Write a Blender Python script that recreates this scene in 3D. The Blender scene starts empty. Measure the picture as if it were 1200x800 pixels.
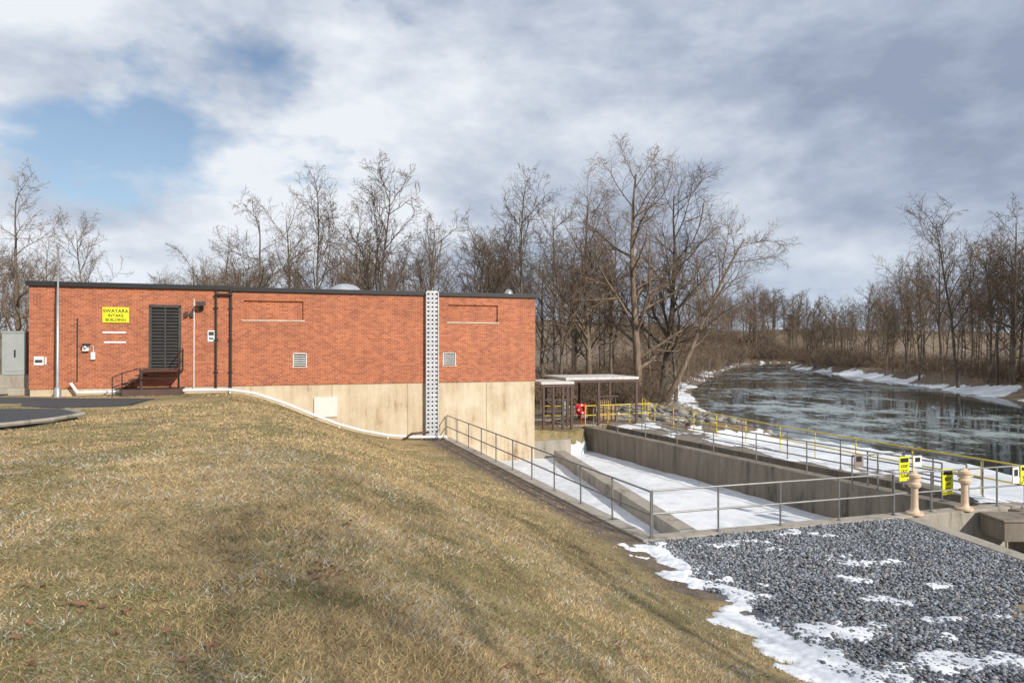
import bpy, math, random
import numpy as np
from mathutils import Vector, Matrix
random.seed(7); rng=np.random.default_rng(7)
scene=bpy.context.scene
COL=scene.collection

# ------------------------------------------------------------------ helpers
def link(o,parent=None):
    COL.objects.link(o)
    if parent is not None: o.parent=parent
    return o
def empty(name,loc=(0,0,0),rotz=0):
    o=bpy.data.objects.new(name,None); o.location=loc; o.rotation_euler=(0,0,rotz)
    return link(o)

class MB:
    def __init__(s): s.v=[]; s.f=[]; s.m=[]
    def add(s,vs,fs,mi=0):
        b=len(s.v); s.v.extend([tuple(v) for v in vs])
        for f in fs: s.f.append(tuple(i+b for i in f)); s.m.append(mi)
    def box(s,a,b,mi=0,rot=0,org=(0,0)):
        x0,y0,z0=a; x1,y1,z1=b
        vs=[(x0,y0,z0),(x1,y0,z0),(x1,y1,z0),(x0,y1,z0),(x0,y0,z1),(x1,y0,z1),(x1,y1,z1),(x0,y1,z1)]
        if rot or org!=(0,0):
            c,sn=math.cos(rot),math.sin(rot)
            vs=[(org[0]+x*c-y*sn,org[1]+x*sn+y*c,z) for x,y,z in vs]
        s.add(vs,[(0,3,2,1),(4,5,6,7),(0,1,5,4),(1,2,6,5),(2,3,7,6),(3,0,4,7)],mi)
    def prism(s,poly,z0,z1,mi=0):
        n=len(poly)
        vs=[(p[0],p[1],z0) for p in poly]+[(p[0],p[1],z1) for p in poly]
        fs=[tuple(range(n-1,-1,-1)),tuple(range(n,2*n))]
        fs+=[(i,(i+1)%n,n+(i+1)%n,n+i) for i in range(n)]
        s.add(vs,fs,mi)
    def path(s,pts,rs,n=6,mi=0,cap=True):
        pts=[Vector(p) for p in pts]
        if not hasattr(rs,'__len__'): rs=[rs]*len(pts)
        b=len(s.v); k=len(pts)
        d0=(pts[1]-pts[0]).normalized()
        ref=Vector((0,0,1)) if abs(d0.z)<0.9 else Vector((1,0,0))
        for i,p in enumerate(pts):
            if i==0: d=pts[1]-pts[0]
            elif i==k-1: d=pts[-1]-pts[-2]
            else: d=(pts[i+1]-pts[i]).normalized()+(pts[i]-pts[i-1]).normalized()
            if d.length<1e-9: d=Vector((0,0,1))
            d.normalize()
            a=d.cross(ref)
            if a.length<1e-3: a=d.orthogonal()
            a.normalize(); c=d.cross(a)
            for j in range(n):
                t=2*math.pi*j/n; q=p+(a*math.cos(t)+c*math.sin(t))*rs[i]
                s.v.append((q.x,q.y,q.z))
        for i in range(k-1):
            for j in range(n):
                s.f.append((b+i*n+j,b+i*n+(j+1)%n,b+(i+1)*n+(j+1)%n,b+(i+1)*n+j)); s.m.append(mi)
        if cap:
            s.f.append(tuple(b+j for j in range(n-1,-1,-1))); s.m.append(mi)
            s.f.append(tuple(b+(k-1)*n+j for j in range(n))); s.m.append(mi)
    def lathe(s,c,prof,n=16,mi=0):
        b=len(s.v)
        for r,z in prof:
            for j in range(n):
                t=2*math.pi*j/n; s.v.append((c[0]+r*math.cos(t),c[1]+r*math.sin(t),c[2]+z))
        for i in range(len(prof)-1):
            for j in range(n):
                s.f.append((b+i*n+j,b+i*n+(j+1)%n,b+(i+1)*n+(j+1)%n,b+(i+1)*n+j)); s.m.append(mi)
        s.f.append(tuple(b+(len(prof)-1)*n+j for j in range(n))); s.m.append(mi)
    def mesh(s,name,mats,smooth=False):
        me=bpy.data.meshes.new(name); me.from_pydata(s.v,[],s.f)
        for m in mats: me.materials.append(m)
        me.polygons.foreach_set('material_index',s.m)
        if smooth: me.polygons.foreach_set('use_smooth',[True]*len(s.f))
        me.update(); return me
    def build(s,name,mats,parent=None,smooth=False,bevel=0,loc=None):
        o=bpy.data.objects.new(name,s.mesh(name,mats,smooth))
        if bevel:
            m=o.modifiers.new('b','BEVEL'); m.width=bevel; m.segments=2; m.limit_method='ANGLE'
        if loc: o.location=loc
        return link(o,parent)

def newmat(name):
    m=bpy.data.materials.new(name); m.use_nodes=True
    nt=m.node_tree; p=nt.nodes['Principled BSDF']; return m,nt,p
def N(nt,t,**k):
    n=nt.nodes.new(t)
    for a,b in k.items(): setattr(n,a,b)
    return n
def ramp(nt,fac,stops):
    r=N(nt,'ShaderNodeValToRGB'); e=r.color_ramp.elements
    while len(e)<len(stops): e.new(0.5)
    for i,(p,c) in enumerate(stops):
        e[i].position=p; e[i].color=(c[0],c[1],c[2],1)
    nt.links.new(fac,r.inputs[0]); return r.outputs[0]
def noise(nt,vec,scale,detail=6,rough=0.6,dist=0):
    n=N(nt,'ShaderNodeTexNoise'); n.inputs['Scale'].default_value=scale; n.inputs['Detail'].default_value=detail
    n.inputs['Roughness'].default_value=rough; n.inputs['Distortion'].default_value=dist
    nt.links.new(vec,n.inputs['Vector']); return n.outputs['Fac']
def mapping(nt,sc,src='Object'):
    t=N(nt,'ShaderNodeTexCoord'); m=N(nt,'ShaderNodeMapping'); m.inputs['Scale'].default_value=sc
    nt.links.new(t.outputs[src],m.inputs['Vector']); return m.outputs[0]
def mix(nt,fac,a,b,mode='MIX'):
    m=N(nt,'ShaderNodeMix'); m.data_type='RGBA'; m.blend_type=mode
    for sock,val in ((m.inputs[0],fac),(m.inputs[6],a),(m.inputs[7],b)):
        if hasattr(val,'is_output'): nt.links.new(val,sock)
        elif isinstance(val,(int,float)): sock.default_value=val
        else: sock.default_value=(val[0],val[1],val[2],1)
    return m.outputs[2]
def math_(nt,op,a,b=0.0,clamp=False):
    m=N(nt,'ShaderNodeMath'); m.operation=op; m.use_clamp=clamp
    for sock,val in ((m.inputs[0],a),(m.inputs[1],b)):
        if hasattr(val,'is_output'): nt.links.new(val,sock)
        else: sock.default_value=val
    return m.outputs[0]
def bump(nt,p,h,strength=0.3,dist=0.02):
    b=N(nt,'ShaderNodeBump'); b.inputs['Strength'].default_value=strength; b.inputs['Distance'].default_value=dist
    nt.links.new(h,b.inputs['Height']); nt.links.new(b.outputs[0],p.inputs['Normal'])
def simple(name,c,rough=0.6,metal=0,var=0.25,scale=3,bmp=0.0):
    m,nt,p=newmat(name); v=mapping(nt,(1,1,1))
    n=noise(nt,v,scale,4); n2=noise(nt,v,scale*9,2)
    a=[max(0,x*(1-var)) for x in c]; b=[min(1,x*(1+var)) for x in c]
    col=ramp(nt,math_(nt,'ADD',math_(nt,'MULTIPLY',n,0.7),math_(nt,'MULTIPLY',n2,0.3)),[(0.3,a),(0.7,b)])
    nt.links.new(col,p.inputs['Base Color']); p.inputs['Roughness'].default_value=rough; p.inputs['Metallic'].default_value=metal
    if bmp: bump(nt,p,n2,bmp,0.01)
    return m

# ------------------------------------------------------------------ materials
def brick_mat():
    m,nt,p=newmat('brick')
    t=N(nt,'ShaderNodeTexCoord'); s=N(nt,'ShaderNodeSeparateXYZ'); nt.links.new(t.outputs['Object'],s.inputs[0])
    c=N(nt,'ShaderNodeCombineXYZ'); nt.links.new(math_(nt,'ADD',s.outputs[0],s.outputs[1]),c.inputs[0]); nt.links.new(s.outputs[2],c.inputs[1])
    b=N(nt,'ShaderNodeTexBrick'); nt.links.new(c.outputs[0],b.inputs['Vector'])
    b.inputs['Scale'].default_value=1; b.inputs['Brick Width'].default_value=0.22; b.inputs['Row Height'].default_value=0.085
    b.inputs['Mortar Size'].default_value=0.0075; b.inputs['Mortar Smooth'].default_value=0.3; b.inputs['Bias'].default_value=-0.1
    b.inputs['Color1'].default_value=(0.50,0.155,0.062,1); b.inputs['Color2'].default_value=(0.30,0.076,0.034,1)
    b.inputs['Mortar'].default_value=(0.46,0.33,0.24,1)
    n=noise(nt,c.outputs[0],0.7,6,0.65); nn=noise(nt,c.outputs[0],16,3)
    mp=N(nt,'ShaderNodeMapping'); mp.inputs['Scale'].default_value=(2.2,0.25,1); nt.links.new(c.outputs[0],mp.inputs['Vector']); st=noise(nt,mp.outputs[0],1.5,5)
    col=mix(nt,1.0,b.outputs['Color'],ramp(nt,n,[(0.3,(0.82,0.80,0.80)),(0.7,(1.08,1.05,1.02))]),'MULTIPLY')
    col=mix(nt,1.0,col,ramp(nt,st,[(0.3,(0.88,0.87,0.87)),(0.65,(1.04,1.04,1.04))]),'MULTIPLY')
    col=mix(nt,1.0,col,ramp(nt,nn,[(0.3,(0.82,0.82,0.82)),(0.7,(1.14,1.12,1.12))]),'MULTIPLY')
    nt.links.new(col,p.inputs['Base Color']); p.inputs['Roughness'].default_value=0.85
    bump(nt,p,math_(nt,'SUBTRACT',1.0,b.outputs['Fac']),0.3,0.006)
    return m
def concrete_mat(name,light,dark,streak=0.6,mid=None):
    m,nt,p=newmat(name)
    v=mapping(nt,(1,1,1)); vs=mapping(nt,(1.6,1.6,0.22))
    n1=noise(nt,v,0.6,6,0.65); n2=noise(nt,vs,1.8,6,0.7,0.1); n3=noise(nt,v,22,3)
    f=math_(nt,'ADD',math_(nt,'MULTIPLY',n1,1-streak),math_(nt,'MULTIPLY',n2,streak))
    col=ramp(nt,f,[(0.36,dark),(0.45,mid or [a*.65+b*.35 for a,b in zip(light,dark)]),(0.60,light)])
    col=mix(nt,1.0,col,ramp(nt,n3,[(0.3,(0.88,)*3),(0.7,(1.08,)*3)]),'MULTIPLY')
    nt.links.new(col,p.inputs['Base Color']); p.inputs['Roughness'].default_value=0.88; bump(nt,p,n3,0.25,0.01)
    return m
BRICK=brick_mat()
CONC=concrete_mat('concrete_tan',(0.62,0.53,0.39),(0.27,0.18,0.10),0.45,(0.50,0.40,0.27))
CONCD=concrete_mat('concrete_weathered',(0.25,0.215,0.17),(0.05,0.043,0.036),0.7)
CONCM=concrete_mat('concrete_grey',(0.40,0.36,0.30),(0.15,0.13,0.105))
BLACK=simple('black_metal',(0.02,0.02,0.022),0.45)
DKGREY=simple('dark_louver',(0.05,0.048,0.045),0.5)
DKBROWN=simple('rust_brown_steel',(0.085,0.05,0.04),0.6)
GALV=simple('galvanised_steel',(0.36,0.37,0.38),0.45,0.5)
RAILG=simple('rail_grey',(0.22,0.22,0.215),0.5,0.4)
WHITE=simple('white_paint',(0.72,0.73,0.73),0.5,0,0.08)
YEL=simple('yellow_paint',(0.68,0.50,0.02),0.45,0,0.08)
SIGNY=simple('sign_yellow',(0.80,0.78,0.02),0.45,0,0.04)
CREAM=simple('cream_paint',(0.62,0.47,0.33),0.5,0,0.15)
RED=simple('red_paint',(0.55,0.03,0.02),0.4,0,0.1)
GREYBOX=simple('cabinet_grey',(0.33,0.36,0.35),0.5,0,0.1)
STONE=simple('limestone_sill',(0.5,0.42,0.34),0.8)
ASPH=simple('asphalt',(0.05,0.05,0.055),0.9,0,0.3,8,0.3)
ROOF=simple('roof_membrane',(0.12,0.12,0.12),0.8)
TAN=simple('tan_wood',(0.30,0.2,0.09),0.7)

def snow_mat():
    m,nt,p=newmat('snow'); v=mapping(nt,(1,1,1)); n=noise(nt,v,1.1,5); n2=noise(nt,v,14,4)
    col=ramp(nt,n,[(0.25,(0.56,0.59,0.64)),(0.6,(0.80,0.82,0.85))])
    nt.links.new(col,p.inputs['Base Color']); p.inputs['Roughness'].default_value=0.7
    h=math_(nt,'ADD',math_(nt,'MULTIPLY',n,1.5),math_(nt,'MULTIPLY',n2,0.25)); bump(nt,p,h,0.5,0.05)
    return m
SNOW=snow_mat()
def water_mat():
    m,nt,p=newmat('river_water'); v=mapping(nt,(1,1,1)); vi=mapping(nt,(1.0,0.6,1))
    n=noise(nt,v,1.2,3,0.5); big=noise(nt,v,0.05,4,0.55); ice=noise(nt,vi,0.55,8,0.76,0.4); fine=noise(nt,vi,4.0,4,0.7)
    icef=math_(nt,'ADD',math_(nt,'ADD',math_(nt,'MULTIPLY',ice,0.72),math_(nt,'MULTIPLY',fine,0.28)),math_(nt,'MULTIPLY',math_(nt,'SUBTRACT',big,0.5),0.6))
    mask=ramp(nt,icef,[(0.50,(0,0,0)),(0.53,(0.35,0.35,0.35)),(0.60,(1,1,1))])
    nt.links.new(mix(nt,mask,(0.018,0.028,0.025),(0.30,0.35,0.34)),p.inputs['Base Color'])
    r=N(nt,'ShaderNodeMapRange'); nt.links.new(mask,r.inputs[0]); r.inputs[3].default_value=0.05; r.inputs[4].default_value=0.40
    nt.links.new(r.outputs[0],p.inputs['Roughness']); p.inputs['IOR'].default_value=1.33
    bump(nt,p,n,0.035,0.02); return m
WATER=water_mat()
def bark_mat():
    m,nt,p=newmat('bark'); v=mapping(nt,(1,1,0.25)); n=noise(nt,v,5,3)
    oi=N(nt,'ShaderNodeObjectInfo')
    a=ramp(nt,n,[(0.3,(0.065,0.053,0.043)),(0.7,(0.18,0.152,0.125))])
    tint=ramp(nt,oi.outputs['Random'],[(0.0,(0.78,0.72,0.67)),(0.5,(1.0,0.95,0.88)),(1.0,(1.5,1.32,1.12))])
    nt.links.new(mix(nt,1.0,a,tint,'MULTIPLY'),p.inputs['Base Color']); p.inputs['Roughness'].default_value=0.9; return m
BARK=bark_mat()
def twig_mat():
    m,nt,p=newmat('twigs'); oi=N(nt,'ShaderNodeObjectInfo')
    tint=ramp(nt,oi.outputs['Random'],[(0.0,(0.105,0.078,0.058)),(0.5,(0.165,0.122,0.088)),(1.0,(0.235,0.175,0.125))])
    nt.links.new(tint,p.inputs['Base Color']); p.inputs['Roughness'].default_value=0.9; p.inputs['Specular IOR Level'].default_value=0.1; return m
TWIG=twig_mat()
def attr_mat(name,rough=0.8):
    m,nt,p=newmat(name); a=N(nt,'ShaderNodeAttribute'); a.attribute_name='Col'
    nt.links.new(a.outputs['Color'],p.inputs['Base Color'])
    p.inputs['Roughness'].default_value=rough; return m
BLADE=attr_mat('grass_blade'); STONEA=attr_mat('crushed_stone',0.75)
def terrain_mat():
    m,nt,p=newmat('ground'); v=mapping(nt,(1,1,1))
    big=noise(nt,v,0.35,4); med=noise(nt,v,2.5,5,0.7); fine=noise(nt,v,38,3,0.7)
    f=math_(nt,'ADD',math_(nt,'MULTIPLY',big,0.55),math_(nt,'MULTIPLY',med,0.45))
    g=ramp(nt,f,[(0.38,(0.155,0.132,0.054)),(0.47,(0.28,0.215,0.102)),(0.58,(0.41,0.305,0.155))])
    g=mix(nt,1.0,g,ramp(nt,fine,[(0.3,(0.5,)*3),(0.7,(1.3,)*3)]),'MULTIPLY')
    soil=ramp(nt,med,[(0.3,(0.085,0.062,0.045)),(0.7,(0.20,0.15,0.11))])
    litter=ramp(nt,med,[(0.3,(0.12,0.088,0.06)),(0.7,(0.26,0.195,0.13))])
    litter=mix(nt,1.0,litter,ramp(nt,fine,[(0.35,(0.5,)*3),(0.65,(1.25,)*3)]),'MULTIPLY')
    grav=ramp(nt,fine,[(0.3,(0.05,0.053,0.06)),(0.7,(0.15,0.16,0.175))])
    a=N(nt,'ShaderNodeAttribute'); a.attribute_name='Mask'; s=N(nt,'ShaderNodeSeparateColor'); nt.links.new(a.outputs['Color'],s.inputs[0])
    sf=ramp(nt,math_(nt,'ADD',s.outputs[1],math_(nt,'MULTIPLY',math_(nt,'SUBTRACT',med,0.5),0.9)),[(0.4,(0,0,0)),(0.62,(1,1,1))])
    col=mix(nt,sf,g,soil); col=mix(nt,s.outputs[2],col,litter); col=mix(nt,a.outputs['Alpha'],col,grav)
    sn=math_(nt,'ADD',s.outputs[0],math_(nt,'MULTIPLY',math_(nt,'SUBTRACT',med,0.5),0.9))
    sm=ramp(nt,sn,[(0.47,(0,0,0)),(0.55,(1,1,1))])
    col=mix(nt,sm,col,ramp(nt,f,[(0.40,(0.56,0.59,0.62)),(0.56,(0.76,0.78,0.81))]))
    nt.links.new(col,p.inputs['Base Color']); p.inputs['Roughness'].default_value=0.9
    bump(nt,p,math_(nt,'ADD',fine,math_(nt,'MULTIPLY',med,2)),0.5,0.03); return m
GROUND=terrain_mat()

# ------------------------------------------------------------------ numeric noise
def vn(x,y,seed=0):
    xi=np.floor(x).astype(np.int64); yi=np.floor(y).astype(np.int64); fx=x-xi; fy=y-yi
    fx=fx*fx*(3-2*fx); fy=fy*fy*(3-2*fy)
    def h(a,b):
        n=(a*374761393+b*668265263+seed*1442695041)&0xffffffff
        n=((n^(n>>13))*1274126177)&0xffffffff
        return ((n^(n>>16))&0xffff)/65535.0
    return (h(xi,yi)*(1-fx)+h(xi+1,yi)*fx)*(1-fy)+(h(xi,yi+1)*(1-fx)+h(xi+1,yi+1)*fx)*fy
def fbm(x,y,seed=0,o=4):
    s=0;a=0.5;t=0
    for i in range(o): s=s+a*vn(x*2**i,y*2**i,seed+i); t+=a; a*=0.5
    return s/t
def sm(u): u=np.clip(u,0,1); return u*u*(3-2*u)

# ------------------------------------------------------------------ site layout (metres)
def toe(y): return np.interp(y,[-20,4,9,15.6,33,40],[8,5.6,4.4,3.0,-3.4,-5])
NBy=[-40,10,33,43,50,61,81,120,165,200,225,250,300,900]; NBx=[30,25,21.5,17.5,16.2,16.5,20.5,35,52,66,82,115,195,1200]
FBy=[-40,0,30,71,120,165,190,205,225,250,300,900]; FBx=[52,48,47,53,62,70,76,84,104,154,245,1300]
def wob(y,s): return (fbm(np.asarray(y,float)*0.11,np.zeros_like(np.asarray(y,float))+s*3.3,s,3)-0.5)*np.interp(y,[35,60,140],[0.5,2.5,4.0])
def nb(y): return np.interp(y,NBy,NBx)+wob(y,41)
def fb(y): return np.interp(y,FBy,FBx)+wob(y,43)
LOW=[(-3.2,33.5),(3.22,15.92),(9.95,18.0),(10.33,17.6),(10.92,13.5),(11.4,9),(12.5,7.0),(60,4),(60,42),(17.5,42),(8.2,39.6),(4.2,38.0),(3.7,36.0),(1.3,34.9)]
def inpoly(x,y,P):
    r=np.zeros(np.shape(x),bool); n=len(P)
    for i in range(n):
        x0,y0=P[i]; x1,y1=P[(i+1)%n]
        if y0==y1: continue
        c=((y0>y)!=(y1>y))&(x<(x1-x0)*(y-y0)/(y1-y0)+x0); r^=c
    return r
def height(x,y,full=False):
    x=np.asarray(x,float); y=np.asarray(y,float)
    t=(toe(y)-x)*0.94
    W=np.interp(y,[3,33],[7.0,10.0]); P=np.interp(y,[8,24],[0.08,-0.30]); ex=np.interp(y,[12,31],[0.9,1.4])
    u=np.clip(t/W,0,1)
    hf=-2.72+(P+2.72)*sm(u**ex)
    hf=hf+(fbm(x*0.35,y*0.35,3)-0.5)*0.22*sm(u*3)*np.interp(y,[22,30],[1,0.2])
    dn=nb(y)-x
    hill=9.0*sm((y-105)/130)*(0.6+0.8*fbm(x*0.012,y*0.012,15))
    hb=-3.95+1.25*sm(dn/5.5)+1.9*sm((dn-15)/18)+(fbm(x*0.15,y*0.15,5)-0.5)*0.8*sm(dn/12)+hill*sm((dn-12)/50)
    w=sm((y-33.5)/3.0)
    h=hf*(1-w)+hb*w
    df=x-fb(y)
    hr=-3.95+1.5*sm(df/5)+1.6*sm((df-8)/40)+(fbm(x*0.1,y*0.1,9)-0.5)*1.2*sm(df/15)+8*sm((df-35)/90)*(0.6+0.8*fbm(x*0.012,y*0.012,16))
    riv=(dn<0)&(df<0)
    h=np.where(riv,-3.95-1.2*sm(np.minimum(-dn,-df)/3.0),h)
    h=np.where(df>=0,hr,h)
    low=inpoly(x,y,LOW)
    hl=-3.93+(fbm(x*0.8,y*0.8,11)-0.5)*0.12
    h=np.where(low&(dn>-0.5),hl,h)
    if full: return h,t,dn,df,low,riv
    return h
def hz(x,y): return float(height(np.array([x]),np.array([y]))[0])

def axis(segs):
    a=[]
    for s,e,st in segs: a+=list(np.arange(s,e,st))
    a.append(segs[-1][1]); return np.array(a)
xs=axis([(-700,-100,30),(-100,-40,4),(-40,-8,0.5),(-8,15,0.2),(15,30,0.5),(30,120,1.0),(120,250,5),(250,900,30)])
ys=axis([(-60,0,3),(0,8,0.4),(8,40,0.2),(40,90,0.8),(90,260,2),(260,1100,25)])
X,Y=np.meshgrid(xs,ys); Hh,T,DN,DF,LOWM,RIV=height(X.ravel(),Y.ravel(),True)
xr=X.ravel(); yr=Y.ravel()
nx,ny=len(xs),len(ys)
me=bpy.data.meshes.new('terrain'); idx=np.arange(nx*ny).reshape(ny,nx)
quads=np.stack([idx[:-1,:-1],idx[:-1,1:],idx[1:,1:],idx[1:,:-1]],-1).reshape(-1,4)
def np_mesh(me,co,faces):
    k=faces.shape[1]
    me.vertices.add(len(co)); me.vertices.foreach_set('co',co.astype(np.float32).ravel())
    me.loops.add(faces.size); me.loops.foreach_set('vertex_index',faces.astype(np.int32).ravel())
    me.polygons.add(len(faces)); me.polygons.foreach_set('loop_start',np.arange(0,faces.size,k,dtype=np.int32))
    me.polygons.foreach_set('loop_total',np.full(len(faces),k,dtype=np.int32)); me.update(calc_edges=True)
np_mesh(me,np.stack([xr,yr,Hh],-1),quads)
snow=np.zeros_like(xr); n1=fbm(xr*0.12,yr*0.12,21); n2=fbm(xr*0.6,yr*0.6,23); n3=fbm(xr*0.25,yr*0.2,27)
snow=np.maximum(snow,np.where((DN>=-1)&(yr>44),0.95-np.abs(DN-1.2)/np.where(yr<85,4.5,2.4)*1.0-(n2-0.5)*1.2-(n3-0.5)*2.2-np.interp(yr,[85,130],[0,0.25]),0))
snow=np.maximum(snow,np.where(DF>=-1,0.92-np.abs(DF-0.8)/2.8-(n2-0.5)*1.3-(n3-0.5)*2.4,0))
snow=np.maximum(snow,np.where(LOWM,1.0,0))
snow=np.maximum(snow,np.where((yr>36)&(yr<75)&(DN>0)&(DN<13),(n2-0.42)*3.2,0))
snow=np.maximum(snow,np.where((yr<15.5)&(yr>3)&(T>-0.9)&(T<0.45),0.55-np.abs(T+0.15)*1.1-(n2-0.5)*2.4,0))
snow=np.clip(snow,0,1)
def brownf(x,y): return ((x-9.3)/1.1)**2+((y-11.3)/0.9)**2+(fbm(x*1.8,y*1.8,77)-0.5)*2.4
brown=brownf(xr,yr)
grav=np.where((yr<17.9)&(T<-0.05)&(xr<12)&(~LOWM),1.0,0)
grav=np.where(xr>10.9,0,grav)*np.clip((brown-0.7)*2,0,1)
soil=np.where((yr>12)&(yr<33.6)&(T<2.0)&(T>-0.6),np.clip(1.0-T*0.55,0,1),0)
soil=np.maximum(soil,np.clip(1.1-(((xr+8.6)/1.1)**2+((yr-22)/0.9)**2)-n2*0.5,0,1)*0.9)
soil=np.maximum(soil,np.where((yr<12)&(T<1.2)&(T>-0.2),0.5-T*0.3,0))
litter=np.clip(sm((yr-36)/3)*np.where(xr>-30,1,sm((yr-50)/8)),0,1); litter=np.where(DF>0,1,litter); litter=np.maximum(litter,np.clip(1.2-brown,0,0.75)*(xr<12)*(yr<14))
a=me.attributes.new('Mask','FLOAT_COLOR','POINT'); a.data.foreach_set('color',np.stack([snow,soil,litter,grav],-1).astype(np.float32).ravel())
me.polygons.foreach_set('use_smooth',np.ones(len(quads),bool)); me.materials.append(GROUND)
link(bpy.data.objects.new('terrain',me))

# river
mb=MB(); mb.add([(14,-30,-4.0),(900,-30,-4.0),(900,700,-4.0),(14,700,-4.0)],[(0,1,2,3)])
mb.build('river_water',[WATER])

# ------------------------------------------------------------------ grass blades
def grass():
    n=400000
    D=2.3*(30/2.3)**(rng.random(n)**0.85); x=(rng.random(n)*1.75-0.95)*D*0.88; y=D
    h,t,dn,df,low,riv=height(x,y,True)
    ok=(t>0.12)&(~low)&(y<34.1+0.327*x-0.5)
    ok&=~((y>12)&(t<2.0)&(rng.random(n)>t*0.5))
    asph=inpoly(x,y,[(-30,19.2),(-12.3,19.2),(-11.0,17.8),(-11.2,15.2),(-30,13)])|(inpoly(x,y,[(-40,27),(-11,27.5),(-12,22.5),(-40,20.5)]))
    ok&=~asph
    x,y,h,t,D=x[ok],y[ok],h[ok],t[ok],D[ok]; n=len(x)
    pn=fbm(x*0.45,y*0.45,31)*0.5+fbm(x*2.2,y*2.2,33)*0.5
    hh=(0.010+0.024*rng.random(n))*(0.4+pn*1.2)*(1+D*0.02); w=0.0016+D*0.00052
    th=rng.random(n)*2*np.pi; lean=hh*(0.8+rng.random(n)*2.2); la=rng.random(n)*2*np.pi
    dx,dy=np.cos(th)*w,np.sin(th)*w
    v=np.empty((n,3,3)); v[:,0]=np.stack([x-dx,y-dy,h-0.004],-1); v[:,1]=np.stack([x+dx,y+dy,h-0.004],-1)
    v[:,2]=np.stack([x+np.cos(la)*lean,y+np.sin(la)*lean,h+hh],-1)
    me=bpy.data.meshes.new('lawn_grass'); np_mesh(me,v.reshape(-1,3),np.arange(n*3).reshape(-1,3))
    nearf=np.interp(y,[4,13],[1,0])
    g=np.clip((0.49-pn)*8+0.08+0.18*nearf,0.01,0.8); isg=rng.random(n)<g
    fr=rng.random(n)<np.clip((fbm(x*1.7,y*1.7,37)-0.45)*1.0+0.03,0.0,0.17)*(D<12)
    straw=np.array([0.50,0.375,0.19]); green=np.array([0.17,0.175,0.06]); fros=np.array([0.54,0.54,0.52]); br=np.array([0.27,0.175,0.09])
    c=np.where(isg[:,None],green,straw); c=np.where((rng.random(n)<0.22)[:,None],br,c); c=np.where(fr[:,None],fros,c)
    c=c*(0.6+0.75*rng.random((n,1)))*(1-0.10*nearf[:,None])*(0.62+0.76*fbm(x*0.9,y*0.9,39))[:,None]
    c4=np.concatenate([c,np.ones((n,1))],-1); c4=np.repeat(c4,3,0)
    a=me.attributes.new('Col','FLOAT_COLOR','POINT'); a.data.foreach_set('color',c4.astype(np.float32).ravel())
    me.materials.append(BLADE); link(bpy.data.objects.new('lawn_grass',me))
grass()

# ------------------------------------------------------------------ stones
import bmesh
def rocks(name,x,y,z,r,cols,mat,flat=0.7):
    bm=bmesh.new(); bmesh.ops.create_icosphere(bm,subdivisions=1,radius=1.0)
    bv=np.array([v.co[:] for v in bm.verts]); bf=np.array([[v.index for v in f.verts] for f in bm.faces]); bm.free()
    n=len(x); k=len(bv)
    V=bv[None]*(0.72+0.5*rng.random((n,k,1)))
    V=V*(np.stack([0.7+0.7*rng.random(n),0.7+0.6*rng.random(n),flat*(0.7+0.6*rng.random(n))],-1)[:,None,:])
    th=rng.random(n)*6.28; c,s=np.cos(th)[:,None],np.sin(th)[:,None]
    vx=V[:,:,0]*c-V[:,:,1]*s; vy=V[:,:,0]*s+V[:,:,1]*c
    tl=(rng.random(n)-0.5)[:,None]*1.2; vz=V[:,:,2]*np.cos(tl)+vx*np.sin(tl)
    co=np.stack([x[:,None]+vx*r[:,None],y[:,None]+vy*r[:,None],z[:,None]+vz*r[:,None]],-1).reshape(-1,3)
    F=(bf[None]+(np.arange(n)*k)[:,None,None]).reshape(-1,3)
    me=bpy.data.meshes.new(name); np_mesh(me,co,F)
    c4=np.repeat(np.concatenate([cols,np.ones((n,1))],-1),k,0)
    a=me.attributes.new('Col','FLOAT_COLOR','POINT'); a.data.foreach_set('color',c4.astype(np.float32).ravel())
    me.materials.append(mat); link(bpy.data.objects.new(name,me))
n=60000; x=2.5+rng.random(n)*8.5; y=6.5+rng.random(n)*11.5
t=(toe(y)-x)*0.94; fw=15.62+(x-3.0)*0.303
edge=10.06+(17.75-y)*0.14
edgen=fbm(x*2,y*2,71)
ok=(t<-0.15+(edgen-0.5)*1.1)&(y<fw)&(x<edge)&(brownf(x,y)>0.7+rng.random(n)*0.9)
x,y=x[ok],y[ok]; n=len(x); r=0.016+0.026*rng.random(n)**1.6
b=(0.09+0.29*rng.random(n)**1.4)[:,None]; cols=b*np.where((rng.random(n)<0.15)[:,None],np.array([1.02,1.0,0.95]),np.array([0.88,0.95,1.07]))
rocks('gravel',x,y,np.full(n,-2.715)+rng.random(n)*0.03+(fbm(x,y,88)-0.5)*0.05,r,cols,STONEA)
n=900; y=37+rng.random(n)*26; x=nb(y)-9.5+rng.random(n)*8.5
ok=(~inpoly(x,y,LOW))&(y>40+0.15*(x-8)); x,y=x[ok],y[ok]; n=len(x)
rocks('riprap_rocks',x,y,height(x,y)+0.02,0.14+0.32*rng.random(n)**2,(0.12+0.20*rng.random(n))[:,None]*np.array([1.0,0.93,0.83]),STONEA,0.7)

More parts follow.
